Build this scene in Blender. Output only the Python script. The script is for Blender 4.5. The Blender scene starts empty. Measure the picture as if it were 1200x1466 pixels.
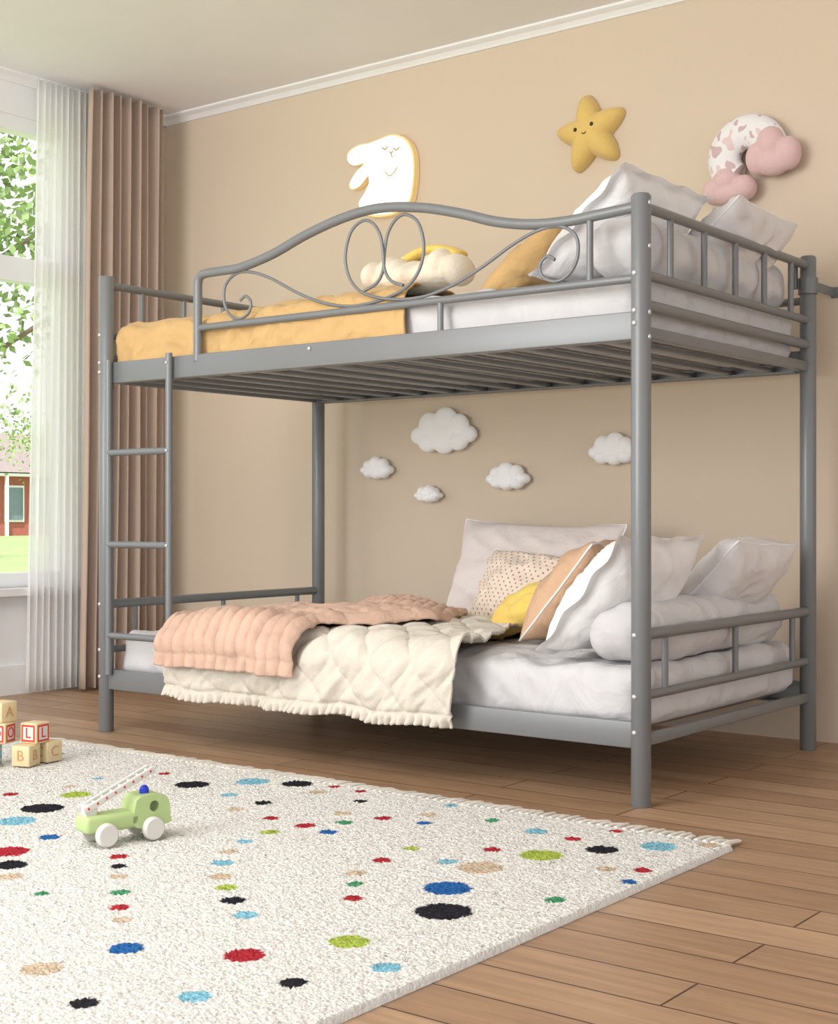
import bpy, bmesh, math, random
import numpy as np
from mathutils import Vector, Matrix, noise
random.seed(4)
rng=np.random.default_rng(4)
scene=bpy.context.scene
scene.view_settings.view_transform='Standard'
scene.view_settings.look='None'
pi=math.pi

# ------------------------------------------------------------ materials
def lin(c):
    r=[]
    for v in c:
        v=v/255.0
        r.append(v/12.92 if v<=0.04045 else ((v+0.055)/1.055)**2.4)
    return (r[0],r[1],r[2],1.0)

def mat(name,rgb,rough=0.6,metal=0.0,noise_scale=None,var=0.08,bump=0.0,bump_scale=200,sheen=0.0,emit=None,spec=0.5,alpha=None,stretch=(1,1,1)):
    m=bpy.data.materials.new(name); m.use_nodes=True
    nt=m.node_tree; b=nt.nodes['Principled BSDF']
    col=lin(rgb)
    b.inputs['Base Color'].default_value=col
    b.inputs['Roughness'].default_value=rough
    b.inputs['Metallic'].default_value=metal
    b.inputs['Specular IOR Level'].default_value=spec
    if sheen: b.inputs['Sheen Weight'].default_value=sheen
    if emit:
        b.inputs['Emission Color'].default_value=lin(emit[0]); b.inputs['Emission Strength'].default_value=emit[1]
    tc=nt.nodes.new('ShaderNodeTexCoord'); mp=nt.nodes.new('ShaderNodeMapping')
    mp.inputs['Scale'].default_value=stretch
    nt.links.new(tc.outputs['Object'],mp.inputs['Vector'])
    n=nt.nodes.new('ShaderNodeTexNoise'); n.inputs['Scale'].default_value=noise_scale or 6.0
    n.inputs['Detail'].default_value=4
    nt.links.new(mp.outputs[0],n.inputs['Vector'])
    r=nt.nodes.new('ShaderNodeValToRGB')
    r.color_ramp.elements[0].position=0.3; r.color_ramp.elements[1].position=0.7
    r.color_ramp.elements[0].color=tuple(c*(1-var) for c in col[:3])+(1,)
    r.color_ramp.elements[1].color=tuple(min(1,c*(1+var)) for c in col[:3])+(1,)
    nt.links.new(n.outputs['Fac'],r.inputs[0]); nt.links.new(r.outputs[0],b.inputs['Base Color'])
    if bump:
        n2=nt.nodes.new('ShaderNodeTexNoise'); n2.inputs['Scale'].default_value=bump_scale; n2.inputs['Detail'].default_value=3
        if bump_scale<30: n2.inputs['Distortion'].default_value=0.6
        nt.links.new(mp.outputs[0],n2.inputs['Vector'])
        bp=nt.nodes.new('ShaderNodeBump'); bp.inputs['Strength'].default_value=bump; bp.inputs['Distance'].default_value=0.035 if bump_scale<30 else 0.01
        nt.links.new(n2.outputs['Fac'],bp.inputs['Height']); nt.links.new(bp.outputs[0],b.inputs['Normal'])
    return m

M={}
M['metal']=mat('grey_powder_coat',(122,125,128),0.36,0.15,var=0.02)
M['bolt']=mat('bolt_steel',(200,202,205),0.3,0.6,var=0.02)
M['wall']=mat('beige_wall_paint',(213,197,177),0.9,noise_scale=2,var=0.012,bump=0.02,bump_scale=300)
M['ceil']=mat('white_ceiling_paint',(246,247,250),0.9,var=0.01)
M['trim']=mat('white_trim_paint',(242,243,245),0.5,var=0.01)
M['sheet']=mat('grey_white_cotton',(207,206,208),0.9,var=0.03,noise_scale=4,bump=0.7,bump_scale=7,sheen=0.1)
M['pil_white']=mat('white_cotton',(236,236,237),0.85,var=0.02,bump=0.45,bump_scale=8,sheen=0.1)
M['pil_grey']=mat('pale_grey_cotton',(222,219,220),0.85,var=0.03,bump=0.45,bump_scale=8,sheen=0.1)
M['pil_mauve']=mat('pale_mauve_cotton',(222,213,209),0.85,var=0.04,bump=0.45,bump_scale=8,sheen=0.1)
M['pil_orange']=mat('peach_cotton',(210,173,141),0.85,var=0.05,bump=0.45,bump_scale=12,sheen=0.1)
M['ochre']=mat('ochre_cotton',(203,168,114),0.85,var=0.05,noise_scale=5,bump=0.6,bump_scale=9,sheen=0.1)
M['yellow']=mat('yellow_plush',(236,204,104),0.9,var=0.04,bump=0.3,bump_scale=120,sheen=0.3)
M['cream']=mat('cream_quilt_cotton',(214,207,194),0.85,var=0.02,bump=0.5,bump_scale=34,sheen=0.1)
M['pink']=mat('peach_quilt_cotton',(208,175,155),0.85,var=0.07,noise_scale=14,bump=0.5,bump_scale=45,sheen=0.1)
M['cloud']=mat('white_felt',(252,252,253),0.95,var=0.005,bump=0.2,bump_scale=160,sheen=0.3)
M['pinkcloud']=mat('pink_felt',(220,188,188),0.95,var=0.02,bump=0.3,bump_scale=160,sheen=0.2)
M['plush']=mat('cream_plush',(232,222,202),0.95,var=0.02,bump=0.3,bump_scale=120,sheen=0.2)
M['starY']=mat('star_yellow_velvet',(222,190,112),0.9,var=0.04,bump=0.3,bump_scale=120,sheen=0.3)
M['dark']=mat('dark_stitching',(60,45,40),0.7,var=0.02)
M['lstitch']=mat('light_brown_stitching',(190,165,130),0.7,var=0.02)
M['gold']=mat('lamp_wood_edge_glow',(222,194,140),0.5,var=0.05,emit=((255,220,150),0.25))  # wood rim made emissive to give the lamp a warm halo
M['glow']=mat('bunny_lamp_acrylic',(250,245,235),0.5,var=0.0,emit=((255,246,228),0.75))
M['letterw']=mat('letter_wood_stain',(190,150,100),0.5,var=0.05)
M['tan']=mat('taupe_curtain_linen',(190,170,156),0.95,var=0.03,bump=0.2,bump_scale=400)
M['green']=mat('green_painted_wood',(176,198,136),0.45,var=0.03)
M['grwhite']=mat('offwhite_painted_wood',(214,211,206),0.5,var=0.03)
M['blue']=mat('blue_plastic',(30,60,200),0.25,var=0.02)
M['redp']=mat('red_paint',(200,60,50),0.5,var=0.02)
M['wood']=mat('light_wood',(216,196,156),0.55,var=0.06,noise_scale=20,stretch=(1,6,1))
M['lblue']=mat('light_blue_paint',(120,180,200),0.5,var=0.02)

def fabric_polka():
    m=mat('cream_polka_cotton',(238,226,210),0.85,bump=0.3,bump_scale=14)
    nt=m.node_tree; b=nt.nodes['Principled BSDF']
    tc=nt.nodes.new('ShaderNodeTexCoord'); v=nt.nodes.new('ShaderNodeTexVoronoi')
    v.inputs['Scale'].default_value=52; v.inputs['Randomness'].default_value=0.0
    mp=nt.nodes.new('ShaderNodeMapping'); mp.inputs['Scale'].default_value=(1,1,0); mp.inputs['Rotation'].default_value=(0,0,0.78)
    nt.links.new(tc.outputs['Object'],mp.inputs[0]); nt.links.new(mp.outputs[0],v.inputs['Vector'])
    r=nt.nodes.new('ShaderNodeValToRGB'); r.color_ramp.interpolation='CONSTANT'
    r.color_ramp.elements[0].color=lin((190,126,98)); r.color_ramp.elements[1].color=lin((230,218,203)); r.color_ramp.elements[1].position=0.18
    nt.links.new(v.outputs['Distance'],r.inputs[0]); nt.links.new(r.outputs[0],b.inputs['Base Color'])
    return m
M['polka']=fabric_polka()
def fabric_print():
    m=mat('cloud_print_felt',(236,234,234),0.9,bump=0.2,bump_scale=120)
    nt=m.node_tree; b=nt.nodes['Principled BSDF']
    tc=nt.nodes.new('ShaderNodeTexCoord'); v=nt.nodes.new('ShaderNodeTexNoise')
    v.inputs['Scale'].default_value=30; v.inputs['Detail'].default_value=0.5
    nt.links.new(tc.outputs['Object'],v.inputs['Vector'])
    r=nt.nodes.new('ShaderNodeValToRGB'); r.color_ramp.interpolation='CONSTANT'
    e=r.color_ramp.elements; e[0].color=lin((205,180,182)); e[1].position=0.35; e[1].color=lin((236,234,235))
    n=e.new(0.65); n.color=lin((226,204,204))
    nt.links.new(v.outputs['Fac'],r.inputs[0]); nt.links.new(r.outputs[0],b.inputs['Base Color'])
    return m
M['print']=fabric_print()
def sheer():
    m=bpy.data.materials.new('sheer_voile'); m.use_nodes=True; nt=m.node_tree; nt.nodes.clear()
    o=nt.nodes.new('ShaderNodeOutputMaterial'); mx=nt.nodes.new('ShaderNodeMixShader'); t=nt.nodes.new('ShaderNodeBsdfTransparent')
    d=nt.nodes.new('ShaderNodeBsdfDiffuse'); d.inputs[0].default_value=lin((252,252,252)); tr=nt.nodes.new('ShaderNodeBsdfTranslucent'); tr.inputs[0].default_value=lin((254,254,254))
    m2=nt.nodes.new('ShaderNodeMixShader'); m2.inputs[0].default_value=0.6
    nt.links.new(d.outputs[0],m2.inputs[1]); nt.links.new(tr.outputs[0],m2.inputs[2])
    mx.inputs[0].default_value=0.62
    nt.links.new(t.outputs[0],mx.inputs[1]); nt.links.new(m2.outputs[0],mx.inputs[2]); nt.links.new(mx.outputs[0],o.inputs[0])
    return m
M['sheer']=sheer()
def floor_mat():
    m=bpy.data.materials.new('oak_plank_floor'); m.use_nodes=True; nt=m.node_tree; b=nt.nodes['Principled BSDF']
    tc=nt.nodes.new('ShaderNodeTexCoord')
    br=nt.nodes.new('ShaderNodeTexBrick'); br.inputs['Scale'].default_value=1
    br.inputs['Brick Width'].default_value=1.15; br.inputs['Row Height'].default_value=0.128; br.inputs['Mortar Size'].default_value=0.0026
    br.inputs['Mortar Smooth'].default_value=0.2; br.offset=0.37; br.inputs['Bias'].default_value=0.0
    br.inputs['Color1'].default_value=lin((186,154,124)); br.inputs['Color2'].default_value=lin((166,133,104)); br.inputs['Mortar'].default_value=lin((88,64,46))
    nt.links.new(tc.outputs['Object'],br.inputs['Vector'])
    mp=nt.nodes.new('ShaderNodeMapping'); mp.inputs['Scale'].default_value=(1.2,16,1)
    nt.links.new(tc.outputs['Object'],mp.inputs[0])
    n=nt.nodes.new('ShaderNodeTexNoise'); n.inputs['Scale'].default_value=3; n.inputs['Detail'].default_value=8; n.inputs['Roughness'].default_value=0.6
    nt.links.new(mp.outputs[0],n.inputs['Vector'])
    r=nt.nodes.new('ShaderNodeValToRGB'); r.color_ramp.elements[0].position=0.3; r.color_ramp.elements[1].position=0.72
    r.color_ramp.elements[0].color=(0.70,0.68,0.66,1); r.color_ramp.elements[1].color=(1.08,1.07,1.05,1)
    nt.links.new(n.outputs['Fac'],r.inputs[0])
    mx=nt.nodes.new('ShaderNodeMix'); mx.data_type='RGBA'; mx.blend_type='MULTIPLY'; mx.inputs[0].default_value=1
    nt.links.new(br.outputs['Color'],mx.inputs[6]); nt.links.new(r.outputs[0],mx.inputs[7]); nt.links.new(mx.outputs[2],b.inputs['Base Color'])
    b.inputs['Roughness'].default_value=0.38
    bp=nt.nodes.new('ShaderNodeBump'); bp.inputs['Strength'].default_value=0.3; bp.inputs['Distance'].default_value=0.002; bp.invert=True
    nt.links.new(br.outputs['Fac'],bp.inputs['Height']); nt.links.new(bp.outputs[0],b.inputs['Normal'])
    return m
M['floor']=floor_mat()
def rug_mat():
    m=bpy.data.materials.new('wool_rug_pile'); m.use_nodes=True; nt=m.node_tree; b=nt.nodes['Principled BSDF']
    a=nt.nodes.new('ShaderNodeAttribute'); a.attribute_name='Col'
    tc=nt.nodes.new('ShaderNodeTexCoord'); n=nt.nodes.new('ShaderNodeTexVoronoi'); n.inputs['Scale'].default_value=150
    nt.links.new(tc.outputs['Object'],n.inputs['Vector'])
    bp=nt.nodes.new('ShaderNodeBump'); bp.inputs['Strength'].default_value=0.7; bp.inputs['Distance'].default_value=0.004; bp.invert=True
    nt.links.new(n.outputs['Distance'],bp.inputs['Height']); nt.links.new(bp.outputs[0],b.inputs['Normal'])
    nt.links.new(a.outputs['Color'],b.inputs['Base Color']); b.inputs['Roughness'].default_value=0.95; b.inputs['Specular IOR Level'].default_value=0.1
    return m
M['rug']=rug_mat()
M['fringe']=mat('wool_fringe',(226,222,214),0.95,var=0.05)
M['grass']=mat('lawn_grass',(150,172,112),0.95,noise_scale=3,var=0.2)
M['bark']=mat('tree_bark',(130,112,98),0.9,var=0.2)
M['leaf']=mat('tree_leaves',(150,172,116),0.8,noise_scale=1.5,var=0.35)
M['brick']=mat('red_house_paint',(176,104,94),0.9,var=0.1)
M['roof']=mat('house_roof_shingle',(150,138,134),0.9,var=0.1)
M['glassd']=mat('house_window_glass',(120,136,144),0.2,var=0.05)

# ------------------------------------------------------------ mesh builder
class MB:
    def __init__(s): s.v=[]; s.f=[]; s.m=[]; s.s=[]; s.mats=[]
    def mi(s,k):
        mm=M[k]
        if mm not in s.mats: s.mats.append(mm)
        return s.mats.index(mm)
    def add(s,vs,fs,k,smooth=True):
        o=len(s.v); i=s.mi(k); s.v+= [tuple(v) for v in vs]
        for f in fs: s.f.append(tuple(o+a for a in f)); s.m.append(i); s.s.append(smooth)
    def box(s,c,d,k,R=None,smooth=False):
        c=Vector(c); vs=[]
        for x in(-1,1):
            for y in(-1,1):
                for z in(-1,1):
                    p=Vector((x*d[0]/2,y*d[1]/2,z*d[2]/2))
                    if R: p=R@p
                    vs.append(c+p)
        s.add(vs,[(0,1,3,2),(4,6,7,5),(0,4,5,1),(2,3,7,6),(0,2,6,4),(1,5,7,3)],k,smooth)
    def rbox(s,c,d,k,r=0.004,R=None,seg=3):
        bm=bmesh.new(); bmesh.ops.create_cube(bm,size=1)
        for v in bm.verts: v.co=Vector((v.co.x*d[0],v.co.y*d[1],v.co.z*d[2]))
        bmesh.ops.bevel(bm,geom=bm.edges[:],offset=r,segments=seg,affect='EDGES',profile=0.5)
        s.addbm(bm,c,k,R)
    def addbm(s,bm,c,k,R=None,smooth=True):
        c=Vector(c); bm.verts.index_update()
        vs=[(c+(R@v.co if R else v.co)) for v in bm.verts]
        s.add(vs,[[v.index for v in f.verts] for f in bm.faces],k,smooth); bm.free()
    def ell(s,c,r,k,R=None,seg=24):
        bm=bmesh.new(); bmesh.ops.create_uvsphere(bm,u_segments=seg,v_segments=seg//2,radius=1)
        for v in bm.verts: v.co=Vector((v.co.x*r[0],v.co.y*r[1],v.co.z*r[2]))
        s.addbm(bm,c,k,R)
    def sweep(s,pts,r,k,seg=12,cyc=False,caps=True,flat=1.0):
        pts=[Vector(p) for p in pts]; n=len(pts)
        rr=r if isinstance(r,(list,tuple)) else [r]*n
        T=[]
        for i in range(n):
            if cyc: t=pts[(i+1)%n]-pts[i-1]
            else: t=pts[min(i+1,n-1)]-pts[max(i-1,0)]
            T.append(t.normalized())
        a=Vector((0,0,1)) if abs(T[0].z)<0.9 else Vector((0,1,0))
        N=(a-T[0]*a.dot(T[0])).normalized(); vs=[]
        for i in range(n):
            N=(N-T[i]*N.dot(T[i])).normalized(); B=T[i].cross(N)
            for j in range(seg):
                an=2*pi*j/seg; vs.append(pts[i]+N*math.cos(an)*rr[i]*flat+B*math.sin(an)*rr[i])
        fs=[]
        for i in range(n if cyc else n-1):
            for j in range(seg):
                a0=i*seg+j;b0=i*seg+(j+1)%seg;c0=((i+1)%n)*seg+(j+1)%seg;d0=((i+1)%n)*seg+j
                fs.append((a0,b0,c0,d0))
        s.add(vs,fs,k,True)
        if caps and not cyc:
            s.add(vs[:seg],[tuple(range(seg))[::-1]],k,False); s.add(vs[-seg:],[tuple(range(seg))],k,False)
    def obj(s,name,parent=None,loc=(0,0,0),rot=None):
        me=bpy.data.meshes.new(name); me.from_pydata(s.v,[],s.f)
        for m in s.mats: me.materials.append(m)
        me.polygons.foreach_set('material_index',s.m); me.polygons.foreach_set('use_smooth',s.s); me.update()
        bm=bmesh.new(); bm.from_mesh(me); bmesh.ops.recalc_face_normals(bm,faces=bm.faces[:]); bm.to_mesh(me); bm.free()
        o=bpy.data.objects.new(name,me); scene.collection.objects.link(o)
        o.location=loc
        if rot: o.rotation_euler=rot
        if parent: o.parent=parent
        return o
def empty(name,loc=(0,0,0),rot=(0,0,0)):
    o=bpy.data.objects.new(name,None); scene.collection.objects.link(o); o.location=loc; o.rotation_euler=rot; o.empty_display_size=0.1; return o
def cr(P,n=8,cyc=False):
    P=[Vector(p) for p in P]; N=len(P); out=[]
    rngi=range(N) if cyc else range(N-1)
    for i in rngi:
        if cyc: p0,p1,p2,p3=P[i-1],P[i],P[(i+1)%N],P[(i+2)%N]
        else: p0=P[max(i-1,0)];p1=P[i];p2=P[i+1];p3=P[min(i+2,N-1)]
        for j in range(n):
            t=j/n
            out.append(0.5*((2*p1)+(p2-p0)*t+(2*p0-5*p1+4*p2-p3)*t*t+(3*p1-p0-3*p2+p3)*t**3))
    if not cyc: out.append(P[-1])
    return out
def nz(*a): return noise.noise(Vector(a))
def ridge(*a): return 1-2*abs(noise.noise(Vector(a)))

# ------------------------------------------------------------ room
WY=1.27; WX=-3.15; CZ=2.565
b=MB(); b.box((1.2,-2.0,-0.05),(8.8,6.7,0.1),'floor'); b.obj('floor')
b=MB(); b.box((1.2,WY+0.06,CZ/2),(8.8,0.12,CZ),'wall'); b.obj('wall_back')
b=MB(); b.box((1.2,-2.0,CZ+0.05),(8.8,6.7,0.1),'ceil'); b.obj('ceiling')
b=MB()
oy0,oy1,oz0,oz1=-2.0,0.74,0.44,2.40
b.box((WX-0.06,(oy1+WY)/2,CZ/2),(0.12,WY-oy1,CZ),'wall')
b.box((WX-0.06,(oy0-5.3)/2,CZ/2),(0.12,oy0+5.3,CZ),'wall')
b.box((WX-0.06,(oy0+oy1)/2,oz0/2),(0.12,oy1-oy0,oz0),'trim')
b.box((WX-0.06,(oy0+oy1)/2,(oz1+CZ)/2),(0.12,oy1-oy0,CZ-oz1),'trim')
b.obj('wall_left')
b=MB()
for y in (oy0+0.03,-0.95,0.0,oy1-0.03): b.box((WX-0.05,y,(oz0+oz1)/2),(0.07,0.06,oz1-oz0),'trim')
for z,h in ((oz0+0.03,0.06),(1.765,0.10),(oz1-0.03,0.06)): b.box((WX-0.05,(oy0+oy1)/2,z),(0.069,oy1-oy0,h),'trim')
b.box((WX+0.01,(oy0+oy1)/2,oz0-0.015),(0.12,oy1-oy0+0.06,0.03),'trim')
b.obj('window_1')
b=MB(); b.box((WX+0.008,-2.0,0.06),(0.016,6.5,0.12),'trim'); b.obj('baseboard_left')
def crown(name,e0,e1,axis):
    prof=[(0,0),(0.05,0),(0.05,-0.008),(0.042,-0.012),(0.026,-0.018),(0.014,-0.030),(0.010,-0.036),(0,-0.036)]
    vs=[]
    for e in (e0,e1):
        for a,z in prof: vs.append((e,WY-a,CZ+z) if axis=='x' else (WX+a,e,CZ+z))
    n=len(prof); b=MB()
    b.add(vs,[(i,(i+1)%n,n+(i+1)%n,n+i) for i in range(n)]+[tuple(range(n)),tuple(range(n,2*n))],'trim',False); b.obj(name)
crown('trim_1',WX,5.4,'x'); crown('trim_2',-5.2,WY,'y')

# curtains
def curtain(name,key,y0,y1,x,amp,folds,ztop,thick=0.003,wob=0.01,seed=0,spread=0.0):
    nu=folds*14; nv=30; vs=[];fs=[]
    for i in range(nv+1):
        t=i/nv; z=ztop*(1-t)+0.012
        for j in range(nu+1):
            u=j/nu
            y=y0+(y1-y0)*u - spread*t*(1-u)
            ph=u*folds*2*pi+nz(u*4,t*1.2,seed)*1.3
            a=amp*(0.75+0.35*nz(u*7,t*0.8,seed+3))
            vs.append((x+a*math.sin(ph)+wob*nz(u*9,t*2,seed+5),y+0.35*amp*math.cos(ph*1.0),z))
    for i in range(nv):
        for j in range(nu):
            a=i*(nu+1)+j; fs.append((a,a+1,a+nu+2,a+nu+1))
    b=MB(); b.add(vs,fs,key); o=b.obj(name)
    s=o.modifiers.new('s','SOLIDIFY'); s.thickness=thick
    return o
curtain('curtain','tan',0.685,1.10,WX+0.155,0.036,8,CZ-0.03,0.004,seed=1,spread=0.05)
curtain('sheer_curtain','sheer',0.48,0.78,WX+0.085,0.016,10,CZ-0.03,0.0008,seed=7,spread=0.06)

# ------------------------------------------------------------ bed
L=2.06; W=1.097
bed=empty('bunk_bed')
H=1.56
b=MB()
for (x,y) in ((0,0),(-L,0),(0,W),(-L,W)):
    pr=[(0.0,0.024),(0.002,0.0255),(H-0.006,0.0255),(H,0.021)]
    b.sweep([(x,y,z) for z,_ in pr],[r for _,r in pr],'metal',24)
b.obj('posts',bed)
b=MB()
for z0,z1 in ((1.19,1.262),(0.147,0.215)):
    for y,sg in ((0,1),(W,-1)):
        b.rbox((-L/2,y,(z0+z1)/2),(L-0.04,0.020,z1-z0),'metal',0.003)
        b.box((-L/2,y+sg*0.022,z0+0.004),(L-0.06,0.04,0.004),'metal')
    for x in (-0.0,-L):
        b.rbox((x,W/2,z0+0.02),(0.02,W-0.04,0.03),'metal',0.003)
b.obj('side_rails',bed)
b=MB()
for k in range(14):
    x=-0.12-k*(L-0.24)/13
    b.rbox((x,W/2,1.203),(0.034,W-0.03,0.014),'metal',0.004)
    b.rbox((x,W/2,0.172),(0.034,W-0.03,0.014),'metal',0.004)
b.obj('slats',bed)
b=MB()
for x in (0,-L):
    for z,r in ((1.53,0.0135),(1.357,0.0125),(1.279,0.0155),(0.437,0.0155),(0.281,0.0125)):
        b.sweep([(x,0.02,z),(x,W-0.02,z)],r,'metal',16)
    for y in (0.16,0.36,0.56,0.76,0.96): b.sweep([(x,y,1.357),(x,y,1.53)],0.009,'metal',12)
    for y in (0.13,0.56,0.97): b.sweep([(x,y,0.281),(x,y,0.437)],0.009,'metal',12)
b.obj('end_rails',bed)
b=MB()
top=[(-1.612,1.24),(-1.612,1.34),(-1.612,1.44),(-1.611,1.495),(-1.600,1.513),(-1.575,1.520),(-1.50,1.521),(-1.418,1.523),(-1.283,1.549),(-1.138,1.594),(-0.985,1.627),(-0.85,1.636),(-0.70,1.617),(-0.565,1.583),(-0.448,1.546),(-0.334,1.524),(-0.224,1.518),(-0.118,1.523),(0.0,1.530)]
b.sweep(cr([(x,0,z) for x,z in top],6),0.0145,'metal',16)
b.sweep([(-1.612,0,1.347),(0,0,1.347)],0.0115,'metal',14)
b.sweep([(-0.15,0,1.347),(-0.15,0,1.52)],0.009,'metal',12)
b.sweep([(-0.635,0,1.25),(-0.635,0,1.347)],0.009,'metal',12)
b.sweep([(-L,W,1.42),(0,W,1.42)],0.0125,'metal',14)
for x in (-1.6,-1.1,-0.6,-0.15): b.sweep([(x,W,1.25),(x,W,1.42)],0.009,'metal',12)
b.obj('guard_rails',bed)
b=MB()
wire=[(.075,1.402),(.03,1.42),(.006,1.455),(0,1.51),(-.012,1.56),(-.04,1.596),(-.078,1.606),(-.122,1.578),(-.143,1.51),(-.128,1.445),(-.085,1.40),(-.02,1.376),(.06,1.363),(.15,1.363),(.25,1.385),(.35,1.425),(.45,1.475),(.53,1.503),(.60,1.507),(.65,1.475),(.655,1.42),(.63,1.378),(.59,1.362),(.55,1.376),(.538,1.408),(.56,1.432),(.585,1.42)]
for sg,yy in ((1,-0.004),(-1,0.004)):
    b.sweep(cr([(-0.84+sg*d,yy,z) for d,z in wire],7),0.0048,'metal',10)
b.obj('scroll_ornament',bed)
b=MB()
b.sweep([(-2.020,-0.024,0.20),(-2.020,-0.024,1.268)],0.0115,'metal',14)
b.sweep([(-1.722,-0.024,0.15),(-1.722,-0.024,1.272)],0.0115,'metal',14)
for z in (0.953,0.642,0.333): b.sweep([(-2.02,-0.024,z),(-1.722,-0.024,z)],0.0115,'metal',14)
b.obj('ladder',bed)
b=MB()
for x in (0,-L):
    for z in (1.357,1.262,0.437,0.281,1.23,0.19):
        b.ell((x-0.006,-0.0255,z),(0.007,0.004,0.007),'bolt',seg=12)
for z in (1.54,1.43,1.262,1.20): b.ell((0.0255,-0.002,z-0.005),(0.004,0.006,0.007),'bolt',seg=12)
for x in (-1.12,): b.ell((x,-0.012,1.245),(0.007,0.004,0.007),'bolt',seg=12)
for z in (0.953,0.642,0.333,1.24): b.ell((-1.722,-0.036,z),(0.006,0.004,0.006),'bolt',seg=12)
b.obj('bolts',bed)
b=MB()
b.sweep([(0,W,1.44),(0,W,1.49)],0.031,'metal',20)
b.rbox((0.02,(W+WY)/2+0.01,1.465),(0.006,WY-W-0.01,0.028),'metal',0.001)
b.rbox((0.035,WY-0.004,1.465),(0.05,0.007,0.035),'metal',0.002)
b.rbox((-0.03,W-0.03,1.50),(0.012,0.02,0.09),'metal',0.002)
b.obj('wall_bracket',bed)

# ------------------------------------------------------------ soft goods
def dense_box(name,c,d,r,key,amp=0.006,fs=5.0,seed=0,step=0.016,parent=None,flatbot=False):
    hx,hy,hz=d[0]/2,d[1]/2,d[2]/2
    bm=bmesh.new()
    def grid(fn,a,b_):
        na=max(2,int(a/step)); nb=max(2,int(b_/step)); vs=[]
        for i in range(na+1):
            for j in range(nb+1): vs.append(bm.verts.new(fn(-a/2+a*i/na,-b_/2+b_*j/nb)))
        for i in range(na):
            for j in range(nb):
                k=i*(nb+1)+j; bm.faces.new((vs[k],vs[k+1],vs[k+nb+2],vs[k+nb+1]))
    for s in(-1,1):
        grid(lambda a,c_:(a,c_,s*hz),d[0],d[1]); grid(lambda a,c_:(a,s*hy,c_),d[0],d[2]); grid(lambda a,c_:(s*hx,a,c_),d[1],d[2])
    bmesh.ops.remove_doubles(bm,verts=bm.verts[:],dist=1e-4)
    for v in bm.verts:
        p=v.co.copy(); q=Vector((max(-hx+r,min(hx-r,p.x)),max(-hy+r,min(hy-r,p.y)),max(-hz+r,min(hz-r,p.z))))
        n=(p-q).normalized(); p=q+n*r
        w=amp*(nz(p.x*fs,p.y*fs,p.z*fs+seed)+0.7*nz(p.x*fs*2.2+p.z*9,p.y*fs*2.2,seed+9)+0.6*(ridge(p.x*fs*1.6+p.z*9,p.y*fs*1.3+p.z*3,seed+2)-0.5)+0.35*(ridge(p.x*fs*3+p.z*5,p.y*fs*2.6-p.z*4,seed+4)-0.5))
        if flatbot and n.z<-0.3: w=0
        v.co=p+n*w
    b=MB(); bmesh.ops.recalc_face_normals(bm,faces=bm.faces[:]); b.addbm(bm,(0,0,0),key); return b.obj(name,parent,loc=c)
dense_box('mattress',(-L/2,W/2,1.295),(L-0.06,W-0.08,0.155),0.04,'sheet',0.012,6,1,flatbot=True)
dense_box('mattress',(-L/2,W/2,0.264),(L-0.06,W-0.08,0.160),0.04,'sheet',0.013,6,5,flatbot=True)

def drape(name,key,xl,xr,yb,yf,ztop,zbot,R,h,nu,nv,thick=0.008,parent=None):
    Lt=yb-(yf+R); La=R*pi/2; Ls=ztop-R-zbot; Ltot=Lt+La+Ls; vs=[];fs=[]
    for i in range(nv+1):
        d=Ltot*i/nv
        if d<Lt: y=yb-d; z=ztop; n=Vector((0,0,1))
        elif d<Lt+La:
            a=(d-Lt)/R; y=yf+R-R*math.sin(a); z=ztop-R+R*math.cos(a); n=Vector((0,-math.sin(a),math.cos(a)))
        else: y=yf; z=ztop-R-(d-Lt-La); n=Vector((0,-1,0))
        dd=d-Lt
        for j in range(nu+1):
            u=j/nu; x0=xl(y,dd); x1=xr(y,dd); x=x0+(x1-x0)*u
            hh,dx,dz=h(u,x,y,dd,Ltot-Lt)
            vs.append(Vector((x+dx,y,z+dz))+n*hh)
    for i in range(nv):
        for j in range(nu):
            a=i*(nu+1)+j; fs.append((a,a+nu+1,a+nu+2,a+1))
    b=MB(); b.add(vs,fs,key); o=b.obj(name,parent)
    s=o.modifiers.new('s','SOLIDIFY'); s.thickness=thick; s.offset=0
    return o
def hq(u,x,y,dd,e):
    k=2*pi/0.15; a=(x+dd)*k/2; c=(x-dd)*k/2
    q=0.016*(abs(math.sin(a))*abs(math.sin(c)))**0.4
    fold=0.018*nz(x*5+dd*3,dd*2.5,2.0)+0.016*ridge((x+dd*.9)*8,dd*3.5,6.0)+0.010*ridge(x*20+dd*14,dd*12,3)
    hang=max(0,dd)/e
    t=max(0,(hang-0.87)/0.13)
    ruff=(0.012*math.sin(x*250+2.5*nz(x*9,0,1))+0.010)*t
    groove=-0.012*math.exp(-((hang-0.86)/0.025)**2) if dd>0 else 0
    wave=0.022*hang*math.sin(x*15+2*nz(x*3,1,1))
    dz=0.012*hang*nz(x*7,3,3)
    return q*(1-t)+fold+ruff+groove+wave+0.004,0.02*nz(dd*5,x*2,8),dz
drape('cream_quilt','cream',lambda y,d:-1.700+0.01*math.sin(d*9),lambda y,d:(-0.545-0.33*max(0,y-.02) if d<0 else -0.545+0.03*d)+0.012*math.sin(d*20),1.03,-0.055,0.366,0.158,0.06,hq,420,230)
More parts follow.
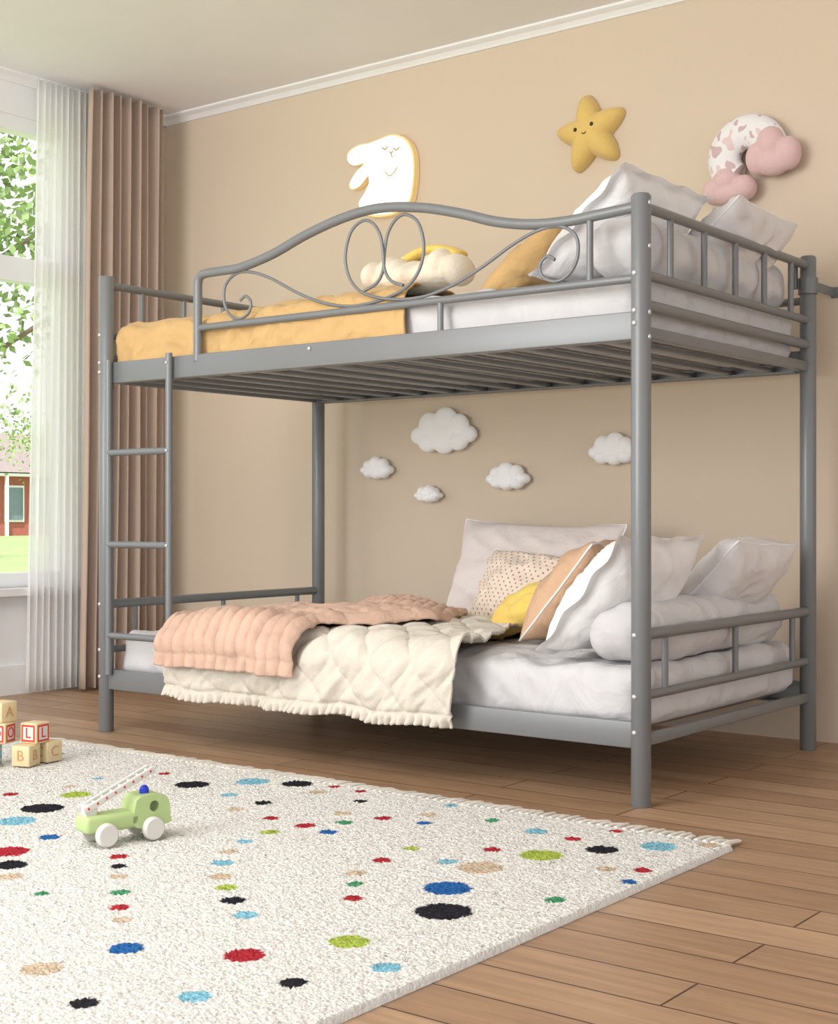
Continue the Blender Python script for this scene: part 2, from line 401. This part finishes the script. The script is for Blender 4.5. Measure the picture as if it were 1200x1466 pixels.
def hp(u,x,y,dd,e):
    r=0.019*abs(math.sin(u*pi*13+0.5*nz(dd*4,1,1)))**0.5
    cross=0.007*abs(math.sin(dd*2*pi/0.11))**0.5
    bul=0.052*math.sin(pi*min(1,max(0,u)))**0.5*(0.6+0.5*nz(x*3,dd*4,4))
    f=0.022*nz(x*4+dd*6,dd*5,12)+0.010*ridge(x*12,dd*11,9)
    if dd<-0.50: bul*=max(0.25,1-(-0.50-dd)/0.12)
    return 0.008+r+cross+bul*(1 if dd<0 else max(0.2,1-dd*6))+f,0.02*nz(dd*6,2,2)+0.012*nz(dd*14,5,2),0.016*nz(x*9,1,7)*(1 if dd>0 else 0)
drape('pink_blanket','pink',lambda y,d:-1.68+0.80*max(0,y),lambda y,d:-1.09+0.72*max(0,min(y,.30))-0.45*max(0,y-.36),0.64,-0.088,0.385,0.265,0.06,hp,280,140,0.012)
def ho(u,x,y,dd,e):
    f=0.012*nz(x*5,dd*5,21)+0.011*ridge((x+dd*.6)*7,dd*9,22)+0.006*ridge(x*16,dd*20,2)
    fold=0.012*(1/(1+math.exp(-(u-0.52)*90)))+0.008*(1/(1+math.exp(-(u-0.88)*120)))
    g=-0.008*math.exp(-((dd-0.02)/0.012)**2)
    return min(0.004+f+fold+g,0.034),0.01*nz(dd*5,1,5),0
drape('ochre_blanket','ochre',lambda y,d:-2.035,lambda y,d:-0.785+0.02*math.sin(d*8),1.03,0.040,1.388,1.225,0.05,ho,220,140,0.006)

def pillow(name,key,c,w,h,t,yaw,tilt,roll=0,seed=0,flange=0.0,pinch=0.05,pip=None,wr=0.012,parent=None,sag=0.0,N=56,bend=0.0,flw=0.007):
    ya=math.radians(yaw);ti=math.radians(tilt);ro=math.radians(roll)
    Wd=Vector((math.cos(ya),math.sin(ya),0)); n=Vector((math.sin(ya),-math.cos(ya),0))
    U=Vector((0,0,1))*math.cos(ti)-n*math.sin(ti)
    W2=Wd*math.cos(ro)+U*math.sin(ro); U2=-Wd*math.sin(ro)+U*math.cos(ro)
    Nn=W2.cross(U2)
    E=1+flange
    bm=bmesh.new()
    def pt(a,c_,side):
        u=a*E; v=c_*E
        cu=max(-1,min(1,u)); cv=max(-1,min(1,v))
        rc=1-0.03*(cu*cu*cv*cv)**2
        x=w/2*u*(1-pinch*(1-cv*cv))*rc; y=h/2*v*(1-pinch*(1-cu*cu))*rc
        x+=0.01*nz(v*2,seed,1); y+=0.01*nz(u*2,seed,2)
        base=max(0,(1-cu*cu))*max(0,(1-cv*cv))
        T=t/2*base**0.5
        rad=math.atan2(v,u); rr=math.hypot(u,v)
        crease=0.5*wr*ridge(math.cos(rad)*3,math.sin(rad)*3,seed+side*2.0)*min(1,rr)
        wn=wr*(nz(u*1.8,v*1.8,seed+side*3)+0.9*(ridge(u*2.2+v*1.2,v*2.0,seed+side*7)-0.5))*min(1,base*5)+crease*min(1,base*8)
        ed=min(1,(1-max(abs(a),abs(c_)))*30)
        z=side*(T+ (0.002*ed if flange else 0))+side*wn*(1 if T>0 else 0)
        if flange:
            o=max(abs(u),abs(v))-1
            if o>0: z+=flw*math.sin((u if abs(v)>abs(u) else v)*9+seed)*o/flange
        z+=bend*(u*u)+sag*(v*v)
        return Vector((x,y,z))
    for side in(-1,1):
        g=[[bm.verts.new(pt(-math.cos(pi*i/N),-math.cos(pi*j/N),side)) for j in range(N+1)] for i in range(N+1)]
        for i in range(N):
            for j in range(N): bm.faces.new((g[i][j],g[i+1][j],g[i+1][j+1],g[i][j+1]))
    bmesh.ops.remove_doubles(bm,verts=bm.verts[:],dist=3e-4)
    b=MB(); b.addbm(bm,(0,0,0),key)
    if pip:
        out=[]
        for i in range(40): out.append(pt(-1+2*i/40,-1,1))
        for i in range(40): out.append(pt(1,-1+2*i/40,1))
        for i in range(40): out.append(pt(1-2*i/40,1,1))
        for i in range(40): out.append(pt(-1,1-2*i/40,1))
        b.sweep(out,0.0035,pip,8,cyc=True)
    o=b.obj(name,parent)
    o.matrix_world=Matrix.Translation(Vector(c))@Matrix((W2,U2,Nn)).transposed().to_4x4()
    return o
def bolster(name,z,seed):
    return dense_box(name,(-0.125,0.55,z),(0.20,0.96,0.165),0.078,'sheet',0.010,8,seed,step=0.016)
ZL=0.345
bolster('bolster_pillow',ZL+0.084,3)
pillow('pillow','pil_white',(-0.200,0.27,0.525),0.46,0.38,0.19,-90,40,0,11,flange=0.12)
pillow('pillow','pil_grey',(-0.095,0.76,0.548),0.44,0.32,0.17,-92,44,3,12,pip='pil_white',pinch=0.08)
pillow('pillow','pil_orange',(-0.54,0.60,0.510),0.46,0.38,0.18,-78,38,0,13,pip='pil_white',pinch=0.07)
pillow('pillow','pil_mauve',(-0.93,0.95,0.533),0.71,0.39,0.20,-3,20,-1.5,14,pip='pil_white',pinch=0.09,bend=0.02)
pillow('pillow','polka',(-0.86,0.75,0.488),0.41,0.29,0.15,-14,26,-3,15,pip='pil_white',pinch=0.08)
pillow('star_cushion','yellow',(-0.70,0.54,0.447),0.32,0.16,0.11,-35,45,30,16,pinch=0.12)
ZU=1.372
bolster('bolster_pillow',ZU+0.082,23)
pillow('pillow','pil_white',(-0.235,0.33,1.533),0.48,0.37,0.19,-90,48,0,31,flange=0.12)
pillow('pillow','pil_grey',(-0.10,0.75,1.543),0.44,0.32,0.17,-92,50,3,32,pip='pil_white',pinch=0.08)
pillow('pillow','ochre',(-0.53,0.40,1.480),0.42,0.34,0.16,-85,52,0,33,pinch=0.07)
def blob(name,parts,key,voxel,parent=None,loc=(0,0,0),rot=None,sm=6):
    b=MB()
    for c,r in parts: b.ell(c,r,key,seg=20)
    o=b.obj(name,parent,loc,rot)
    m=o.modifiers.new('r','REMESH'); m.mode='VOXEL'; m.voxel_size=voxel; m.use_smooth_shade=True
    s=o.modifiers.new('s','SMOOTH'); s.iterations=sm; s.factor=0.6
    return o
pl=empty('cloud_plush')
blob('body',[((-0.16+0.052*i,0.02*math.sin(i*2),0.018+0.014*math.sin(i*1.7)),(0.040,0.07,0.048)) for i in range(7)]+[((0,0,0.0),(0.17,0.09,0.045))],'plush',0.005,pl,(-0.84,0.17,ZU+0.080),(0,0,0),sm=3)
blob('crescent',[((-0.09+0.018*i,0,0.022-0.0009*(i-5)**2),(0.024,0.04,0.016)) for i in range(11)],'yellow',0.005,pl,(-0.80,0.19,ZU+0.142))

# ------------------------------------------------------------ wall decor
def cloud(name,x,z,w,h,fl=1):
    P=[(-0.37,-0.10,0.13,0.20),(-0.20,0.12,0.17,0.30),(0.04,0.20,0.19,0.32),(0.25,0.10,0.15,0.26),(0.39,-0.10,0.12,0.19),(-0.22,-0.24,0.16,0.24),(0.02,-0.28,0.17,0.24),(0.24,-0.24,0.15,0.22),(0,-0.02,0.28,0.28)]
    blob(name,[((fl*a*w,-0.004*(i%2),c*h),(r1*w,0.026+0.07*r1*w,r2*h)) for i,(a,c,r1,r2) in enumerate(P)],'cloud',max(0.002,w*0.013),None,(x,WY-0.03,z),sm=1)
for (x,z,w,h,fl) in ((-1.538,1.071,0.31,0.175,1),(-1.869,0.932,0.158,0.09,-1),(-1.61,0.825,0.125,0.068,1),(-1.234,0.888,0.19,0.103,-1),(-0.782,0.979,0.20,0.115,1)):
    cloud('cloud_wall_decor',x,z,w,h,fl)
st=empty('star_wall_cushion',(-0.88,WY-0.002,2.125),(0,math.radians(-9),0))
b=MB(); nA=80;nR=14;vs=[];fs=[]
def srad(th):
    k=((th/(2*pi/5))%1.0); k=abs(k-0.5)*2
    return 0.080+ (0.155-0.080)*(k**1.25)-0.010*max(0,(k-0.85)/0.15)**2
for i in range(nR+1):
    s=i/nR
    for j in range(nA):
        th=2*pi*j/nA; r=srad(th)*s
        vs.append((r*math.sin(th),-0.015-0.055*(1-s**2.6)**0.55,r*math.cos(th)))
for i in range(nR):
    for j in range(nA): fs.append((i*nA+j,i*nA+(j+1)%nA,(i+1)*nA+(j+1)%nA,(i+1)*nA+j))
o0=len(vs); vs+=[(x,-0.0,z) for x,y,z in vs[nR*nA:(nR+1)*nA]]
for j in range(nA): fs.append((nR*nA+j,nR*nA+(j+1)%nA,o0+(j+1)%nA,o0+j))
b.add(vs,fs,'starY'); b.obj('body',st)
b=MB()
for sx in (-1,1): b.ell((sx*0.034,-0.068,0.014),(0.008,0.006,0.008),'dark',seg=10)
b.sweep(cr([(-0.008,-0.071,-0.006),(0,-0.071,-0.012),(0.008,-0.071,-0.006)],4),0.0018,'dark',6)
b.obj('face',st)
rb=empty('rainbow_wall_cushion',(-0.262,WY-0.042,1.942))
b=MB(); arc=[(0.084*math.cos(a),0,0.084*math.sin(a)) for a in np.linspace(math.radians(-5),math.radians(238),44)]
b.sweep(arc,0.058,'print',24); o=b.obj('arch',rb); o.scale=(1,0.72,1)
def pc(name,cx,cz,w,h):
    blob(name,[((cx-0.30*w,0,cz-0.1*h),(0.24*w,0.045,0.36*h)),((cx+0.30*w,0,cz-0.08*h),(0.24*w,0.045,0.36*h)),((cx-0.05*w,0,cz+0.16*h),(0.28*w,0.05,0.40*h)),((cx,0,cz-0.2*h),(0.36*w,0.045,0.32*h))],'pinkcloud',0.005,rb,(0,-0.012,0),sm=1)
pc('cloud_1',-0.060,-0.095,0.175,0.120)
pc('cloud_2',0.095,0.000,0.175,0.155)
bl=empty('bunny_wall_lamp',(-1.85,WY,2.12))
pg=[(548,201),(570,198),(588,208),(598,228),(600,255),(598,280),(592,300),(570,312),(540,310),(526,300),(521,289),(530,275),(536,262),(534,251),(522,263),(511,266),(507,258),(516,243),(529,231),(513,231),(504,222),(506,210),(520,203),(535,203)]
pg=[((x-552)/275.0,(250-y)/353.0) for x,y in pg]
sp=cr([(x,0,z) for x,z in pg],6,cyc=True)
def plate(name,pts,y0,y1,kf,ks,parent,sc=1.0,off=(0,0)):
    b=MB(); A=[Vector((p.x*sc+off[0],y0,p.z*sc+off[1])) for p in pts]; B=[Vector((p.x*sc+off[0],y1,p.z*sc+off[1])) for p in pts]; n=len(pts)
    b.add(A,[tuple(range(n))],kf,False); b.add(B,[tuple(range(n))[::-1]],ks,False)
    b.add(A+B,[(i,(i+1)%n,n+(i+1)%n,n+i) for i in range(n)],ks,False); return b.obj(name,parent)
plate('frame',sp,-0.035,-0.004,'gold','gold',bl,1.0)
plate('diffuser',sp,-0.040,-0.0351,'glow','glow',bl,0.955)
b=MB()
for cx,cz in ((0.030,0.100),(0.088,0.088)):
    b.sweep(cr([(cx-.014,-0.042,cz),(cx,-0.042,cz-0.010),(cx+.014,-0.042,cz)],4),0.0028,'lstitch',6)
b.sweep(cr([(0.054,-0.042,0.078),(0.062,-0.042,0.070),(0.070,-0.042,0.078)],4),0.0028,'lstitch',6)
b.sweep(cr([(0.062,-0.042,0.071),(0.064,-0.042,0.058),(0.072,-0.042,0.054)],4),0.0022,'lstitch',6)
b.sweep(cr([(0.03,-0.042,0.0),(0.055,-0.042,-0.02),(0.08,-0.042,-0.005),(0.092,-0.042,0.01)],5),0.0022,'lstitch',6)
b.obj('face',bl)

# ------------------------------------------------------------ rug
RX0,RX1,RY0,RY1=-2.06,0.389,-2.25,-0.296
C={'k':(38,38,44),'b':(40,96,158),'t':(124,180,200),'r':(165,45,55),'g':(160,180,78),'e':(196,178,156),'m':(70,142,102)}
tab=[(-1.14,-.98,.054,'k'),(-1.07,-1.11,.047,'t'),(-.83,-1.31,.045,'r'),(-.73,-1.38,.036,'k'),(-1.21,-.82,.040,'g'),(-1.35,-.92,.022,'r'),(-.87,-1.17,.024,'b'),(-.65,-1.44,.028,'e'),(-1.31,-.76,.019,'e'),(-1.34,-.64,.017,'t'),(-1.07,-.54,.047,'k'),(-.97,-.41,.046,'t'),(-.85,-.36,.043,'k'),(-.89,-.58,.022,'t'),(-.75,-.60,.023,'k'),(-.75,-.70,.022,'e'),(-.61,-.72,.020,'r'),(-.49,-.73,.025,'r'),(-.51,-.83,.022,'g'),(-.49,-.93,.019,'t'),(-.45,-1.02,.020,'e'),(-.39,-1.10,.025,'t'),
(-.314,-1.182,.025,'e'),(-.244,-1.233,.023,'g'),(-.169,-1.293,.024,'k'),(-.081,-1.347,.024,'t'),(-.606,-1.195,.021,'r'),(-.542,-1.25,.019,'k'),(-.477,-1.306,.018,'e'),(-.383,-1.383,.020,'m'),(-.302,-1.453,.019,'r'),(-.237,-1.504,.019,'e'),(-.731,-.413,.024,'e'),(-.747,-.33,.018,'r'),(-.65,-.335,.016,'r'),(-.567,-.433,.019,'k'),(-.509,-.574,.023,'e'),(-.441,-.649,.021,'m'),(-.396,-.557,.021,'r'),(-.333,-.46,.023,'e'),(-.284,-.539,.019,'b'),(-.404,-.747,.022,'b'),(-.155,-.759,.018,'g'),(-.14,-.878,.020,'r'),(-.114,-.994,.020,'e'),(-.062,-1.062,.018,'m'),(.003,-1.144,.020,'r'),(-.006,-.661,.021,'r'),(-.022,-.804,.022,'t'),(.062,-.804,.048,'e'),(.103,-.975,.048,'b'),(.192,-1.11,.053,'k'),(.105,-.638,.046,'g'),(-.173,-.417,.018,'m'),(-.027,-.451,.027,'t'),(.079,-.466,.019,'r'),(.184,-.517,.036,'k'),(.266,-.414,.040,'t'),(.274,-.656,.022,'e'),(.34,-.622,.019,'r'),(.362,-.718,.016,'b'),(.314,-.919,.020,'m'),(.35,-.335,.024,'e'),(.119,-.338,.016,'r'),(-.354,-.335,.018,'t'),(-1.25,-.476,.018,'r'),(-.495,-1.481,.016,'m'),(-.82,-.881,.018,'e'),
(.173,-1.356,.036,'g'),(.084,-1.519,.035,'r'),(-.101,-1.613,.03,'b'),(-.126,-1.767,.034,'e'),(.241,-1.571,.022,'k'),(.31,-1.426,.025,'t'),(.165,-1.707,.026,'t'),(.054,-1.829,.023,'k'),(.28,-1.85,.04,'b'),(.1,-2.05,.03,'g'),(-.3,-1.95,.04,'r'),(-.6,-1.8,.05,'k'),(-.9,-1.7,.04,'t'),(-1.2,-1.5,.04,'b'),(-1.5,-1.3,.045,'r'),(-1.7,-1.1,.03,'g'),(-1.8,-1.6,.05,'e'),(-1.3,-1.9,.05,'k'),(-1.75,-.45,.02,'t'),(-1.9,-.8,.03,'r')]
st_=0.0036
nx=int((RX1-RX0)/st_); ny=int((RY1-RY0)/st_)
xs=np.linspace(RX0,RX1,nx+1); ys=np.linspace(RY0,RY1,ny+1)
GX,GY=np.meshgrid(xs,ys,indexing='ij')
GX=GX+rng.normal(0,0.0008,GX.shape)*((GX>RX0+.01)&(GX<RX1-.01)); GY=GY+rng.normal(0,0.0008,GY.shape)
GZ=0.014+rng.normal(0,0.0014,GX.shape)
edge=np.minimum.reduce([GX-RX0,RX1-GX,GY-RY0,RY1-GY]); GZ=np.where(edge<0.003,0.0005,GZ)
col=np.zeros(GX.shape+(4,)); base=np.array(lin((219,218,214))); col[:]=base
col[...,:3]*= (1+rng.normal(0,0.06,GX.shape))[...,None]
jit=rng.normal(0,0.0010,GX.shape)
for X,Y,r,c in tab:
    d=np.hypot(GX-X,GY-Y)+jit
    mk=d<r
    cc=np.array(lin(C[c])); v=(1+rng.normal(0,0.15,mk.sum()))[:,None]
    t=np.ones((mk.sum(),4)); t[:,:3]=cc[:3]*v; col[mk]=t
col=np.clip(col,0,1); col[...,3]=1
co=np.stack([GX,GY,GZ],-1).reshape(-1,3)
idx=np.arange((nx+1)*(ny+1)).reshape(nx+1,ny+1)
F=np.stack([idx[:-1,:-1],idx[1:,:-1],idx[1:,1:],idx[:-1,1:]],-1).reshape(-1,4)
me=bpy.data.meshes.new('pile'); me.vertices.add(len(co)); me.vertices.foreach_set('co',co.ravel())
me.loops.add(F.size); me.loops.foreach_set('vertex_index',F.ravel().astype(np.int32))
me.polygons.add(len(F)); me.polygons.foreach_set('loop_start',np.arange(0,F.size,4,dtype=np.int32)); me.polygons.foreach_set('loop_total',np.full(len(F),4,dtype=np.int32))
me.update(); me.validate()
ca=me.color_attributes.new('Col','FLOAT_COLOR','POINT'); ca.data.foreach_set('color',col.reshape(-1))
me.polygons.foreach_set('use_smooth',np.ones(len(F),dtype=bool)); me.materials.append(M['rug'])
rug=empty('polka_dot_rug'); o=bpy.data.objects.new('pile',me); scene.collection.objects.link(o); o.parent=rug
b=MB(); x=RX0+0.01
while x<RX1:
    l=0.05+random.random()*0.025; dx=random.uniform(-.016,.016)
    b.sweep(cr([(x,RY1-0.012,0.012),(x+dx*.3,RY1+l*.4,0.011),(x+dx,RY1+l,0.006)],3),[0.0065,0.0065,0.007,0.006,0.0055,0.005,0.003],'fringe',7)
    x+=0.019+random.random()*0.006
b.obj('fringe',rug)

# ------------------------------------------------------------ toy truck
tz=0.017
tr=empty('toy_fire_truck',(-0.709,-1.098,tz),(0,0,math.radians(-13.7))); tr.scale=(0.93,0.93,0.96)
b=MB()
b.rbox((0,-0.035,0.050),(0.068,0.145,0.040),'green',0.012,seg=4)
b.obj('chassis',tr)
b=MB()
outer=[(0.02,0.032),(0.108,0.032),(0.114,0.05),(0.110,0.082),(0.100,0.098),(0.080,0.103),(0.045,0.103),(0.028,0.098),(0.02,0.085)]
outer=cr([(0,y,z) for y,z in outer],5,cyc=True); n=len(outer)
cy,cz,cr_=0.070,0.076,0.013
hole=[]
for p in outer:
    a=math.atan2(p.z-cz,p.y-cy); hole.append(Vector((0,cy+cr_*math.cos(a),cz+cr_*math.sin(a))))
for xx in (-0.034,0.034):
    vs=[Vector((xx,p.y,p.z)) for p in outer]+[Vector((xx,p.y,p.z)) for p in hole]
    b.add(vs,[(i,(i+1)%n,n+(i+1)%n,n+i) for i in range(n)],'green',False)
for ring in (outer,hole):
    vs=[Vector((-0.034,p.y,p.z)) for p in ring]+[Vector((0.034,p.y,p.z)) for p in ring]
    b.add(vs,[(i,(i+1)%n,n+(i+1)%n,n+i) for i in range(n)],'green',True)
b.obj('cab',tr)
b=MB()
for y in (-0.06,0.062):
    for sx in (-1,1):
        b.sweep([(sx*0.034,y,0.027),(sx*0.037,y,0.027),(sx*0.050,y,0.027),(sx*0.054,y,0.027)],[0.024,0.027,0.027,0.023],'grwhite',28)
b.obj('wheels',tr)
b=MB()
b.sweep([(0,0.06,0.102),(0,0.06,0.112)],0.012,'blue',16); b.ell((0,0.06,0.112),(0.011,0.011,0.010),'blue',seg=14)
b.obj('beacon',tr)
b=MB()
p0=Vector((0,-0.105,0.082)); p1=Vector((0,0.080,0.160)); d=(p1-p0).normalized(); Rm=Matrix.Rotation(math.atan2(d.z,d.y),3,'X')
for sx in(-1,1): b.rbox((p0+p1)/2+Vector((sx*0.014,0,0)),(0.007,(p1-p0).length,0.015),'grwhite',0.002,R=Rm)
for k in range(8):
    q=p0.lerp(p1,(k+0.5)/8); b.sweep([q+Vector((-0.016,0,0)),q+Vector((0.016,0,0))],0.0035,'grwhite',8)
    b.sweep([q+Vector((0.0170,0,0)),q+Vector((0.0182,0,0))],0.003,'redp',8)
b.rbox((0,-0.085,0.078),(0.030,0.03,0.03),'grwhite',0.004)
b.obj('ladder',tr)

# ------------------------------------------------------------ toy blocks
def block(x,y,z,ang,face,letter,fcol,s=0.058,i=0):
    R=Matrix.Rotation(math.radians(ang),3,'Z'); bb=MB(); bb.rbox((0,0,0),(s,s,s),'wood',0.004)
    for k in range(4):
        Rk=Matrix.Rotation(k*pi/2,3,'Z')
        for (cx,cz_,dx_,dz_) in ((0,.36,.8,.09),(0,-.36,.8,.09),(.36,0,.09,.63),(-.36,0,.09,.63)):
            if face!='wood': bb.box(Rk@Vector((cx*s,-s/2-0.0003,cz_*s)),(dx_*s,0.0008,dz_*s),fcol,R=Rk)
        if face!='wood': bb.box(Rk@Vector((0,-s/2-0.0001,0)),(0.63*s,0.0006,0.63*s),face,R=Rk)
    o=bb.obj('block_%d'%i,blocks,(x,y,z),(0,0,math.radians(ang)))
    for k,ax in ((0,0),(1,1)):
        cu=bpy.data.curves.new('letter','FONT'); cu.body=letter; cu.size=s*0.72; cu.extrude=0.0006; cu.align_x='CENTER'; cu.align_y='CENTER'
        t=bpy.data.objects.new('tmp',cu); scene.collection.objects.link(t)
        dg=bpy.context.evaluated_depsgraph_get(); me=bpy.data.meshes.new_from_object(t.evaluated_get(dg)); bpy.data.objects.remove(t)
        me.materials.clear(); me.materials.append(M[fcol if face!='wood' else 'letterw'])
        Rk=Matrix.Rotation(k*pi/2,4,'Z')@Matrix.Translation((0,-s/2-0.001,0))@Matrix.Rotation(pi/2,4,'X')
        me.transform(Rk); lo=bpy.data.objects.new('letter_%d_%d'%(i,k),me); scene.collection.objects.link(lo); lo.parent=o
blocks=empty('alphabet_blocks')
s=0.060; z0=0.018+s/2
block(-1.655,-0.64,z0,20,'wood','B','wood',s,i=1)
block(-1.735,-0.71,z0,35,'grwhite','D','lblue',s,i=2)
block(-1.665,-0.555,z0,5,'wood','C','wood',s,i=3)
block(-1.665,-0.60,z0+s,12,'grwhite','L','redp',s,i=4)
block(-1.737,-0.665,z0+s,24,'grwhite','O','redp',s,i=5)
block(-1.745,-0.655,z0+2*s,5,'wood','A','wood',s,i=6)

# ------------------------------------------------------------ outside
b=MB(); b.box((-63.5,20,-0.25),(120,130,0.1),'grass'); b.obj('lawn')
def tree(name,x,y,h,spread,seed,nl=5000,z0f=0.36):
    rnd=random.Random(seed); b=MB()
    b.sweep(cr([(x,y,-0.2),(x+.1,y,h*.3),(x-.1,y+.1,h*.6),(x+.1,y,h*.9)],5),[0.15*(1-i/17) for i in range(16)],'bark',10)
    cl=[]
    for k in range(14):
        a=rnd.random()*2*pi; z=h*(z0f+0.045*k); r=spread*(0.4+0.6*rnd.random())
        e=Vector((x+r*math.cos(a),y+r*math.sin(a),z+0.5*rnd.random()+.4))
        b.sweep(cr([(x,y,z-0.3),(x+.5*r*math.cos(a),y+.5*r*math.sin(a),z+.15),e],4),0.028,'bark',6)
        cl.append((e,0.55+0.5*rnd.random())); cl.append((Vector((x,y,z+.4)).lerp(e,.5),0.5))
    vs=[];fs=[]
    for k in range(nl):
        c,r=rnd.choice(cl)
        p=c+Vector((rnd.gauss(0,r*.6),rnd.gauss(0,r*.6),rnd.gauss(0,r*.45)))
        u=Vector((rnd.gauss(0,1),rnd.gauss(0,1),rnd.gauss(0,1))).normalized(); w=u.orthogonal().normalized(); s=0.07
        o=len(vs); vs+=[p-u*s,p+w*s*.55,p+u*s,p-w*s*.55]; fs.append((o,o+1,o+2,o+3))
    b.add(vs,fs,'leaf',False); b.obj(name)
tree('tree',-12.9,5.8,6.2,2.1,1,5000)
tree('tree',-24,13.0,7.5,3.0,3,6000,0.30)
tree('tree',-33,27.5,8.0,4.0,5,7000,0.28)
hx,hy=-50.0,34.5
b=MB()
b.box((hx-2,hy,1.2),(4,9,2.9),'brick')
b.box((hx+0.4,hy,2.45),(0.8,9.2,0.12),'trim')
for y in (-3.6,-2.2,-0.8,0.8,2.2,3.6):
    b.box((hx+0.05,hy+y,1.2),(0.1,1.0,1.6),'trim'); b.box((hx+0.10,hy+y,1.2),(0.1,0.8,1.4),'glassd')
    b.box((hx+0.75,hy+y+.7,1.1),(0.12,0.12,2.7),'trim')
vs=[(hx-4.6,hy-5,2.55),(hx+0.9,hy-5,2.55),(hx-2,hy-5,4.4),(hx-4.6,hy+5,2.55),(hx+0.9,hy+5,2.55),(hx-2,hy+5,4.4)]
b.add(vs,[(0,1,2),(3,5,4),(1,4,5,2),(0,2,5,3),(0,3,4,1)],'roof',False)
b.obj('red_house')

# ------------------------------------------------------------ light
w=bpy.data.worlds.new('world'); scene.world=w; w.use_nodes=True
bg=w.node_tree.nodes['Background']; bg.inputs[0].default_value=(0.95,0.97,1.0,1); bg.inputs[1].default_value=1.5
def area(name,loc,target,size,power,col=(1,1,1),sy=None):
    l=bpy.data.lights.new(name,'AREA'); l.energy=power; l.size=size; l.color=col
    if sy: l.shape='RECTANGLE'; l.size_y=sy
    o=bpy.data.objects.new(name,l); scene.collection.objects.link(o); o.location=loc
    o.rotation_euler=(Vector(target)-Vector(loc)).to_track_quat('-Z','Y').to_euler(); return o
area('overhead_fill',(-0.7,-2.0,2.48),(-0.75,-0.9,0.3),1.8,50,(1,0.985,0.96))  # added soft light from above, no actual ceiling fixture behind it
area('front_left_fill',(-1.6,-4.5,1.5),(-0.6,0.8,0.9),1.8,95,(1,0.985,0.96))  # added out-of-view fill light to brighten the bed and wall
s=bpy.data.lights.new('sun','SUN'); s.energy=4.5; s.angle=0.02; s.color=(1,0.96,0.9)
o=bpy.data.objects.new('sun',s); scene.collection.objects.link(o); o.rotation_euler=Vector((-0.35,0.35,-0.87)).to_track_quat('-Z','Y').to_euler()

# ------------------------------------------------------------ camera
cam=bpy.data.cameras.new('camera'); co_=bpy.data.objects.new('camera',cam); scene.collection.objects.link(co_)
co_.location=(1.733,-3.205,0.745); co_.rotation_euler=(pi/2,0,math.radians(37.33))
cam.sensor_fit='HORIZONTAL'; cam.sensor_width=36; cam.lens=60.72; cam.shift_y=0.0025; cam.clip_start=0.05; cam.clip_end=300
scene.camera=co_
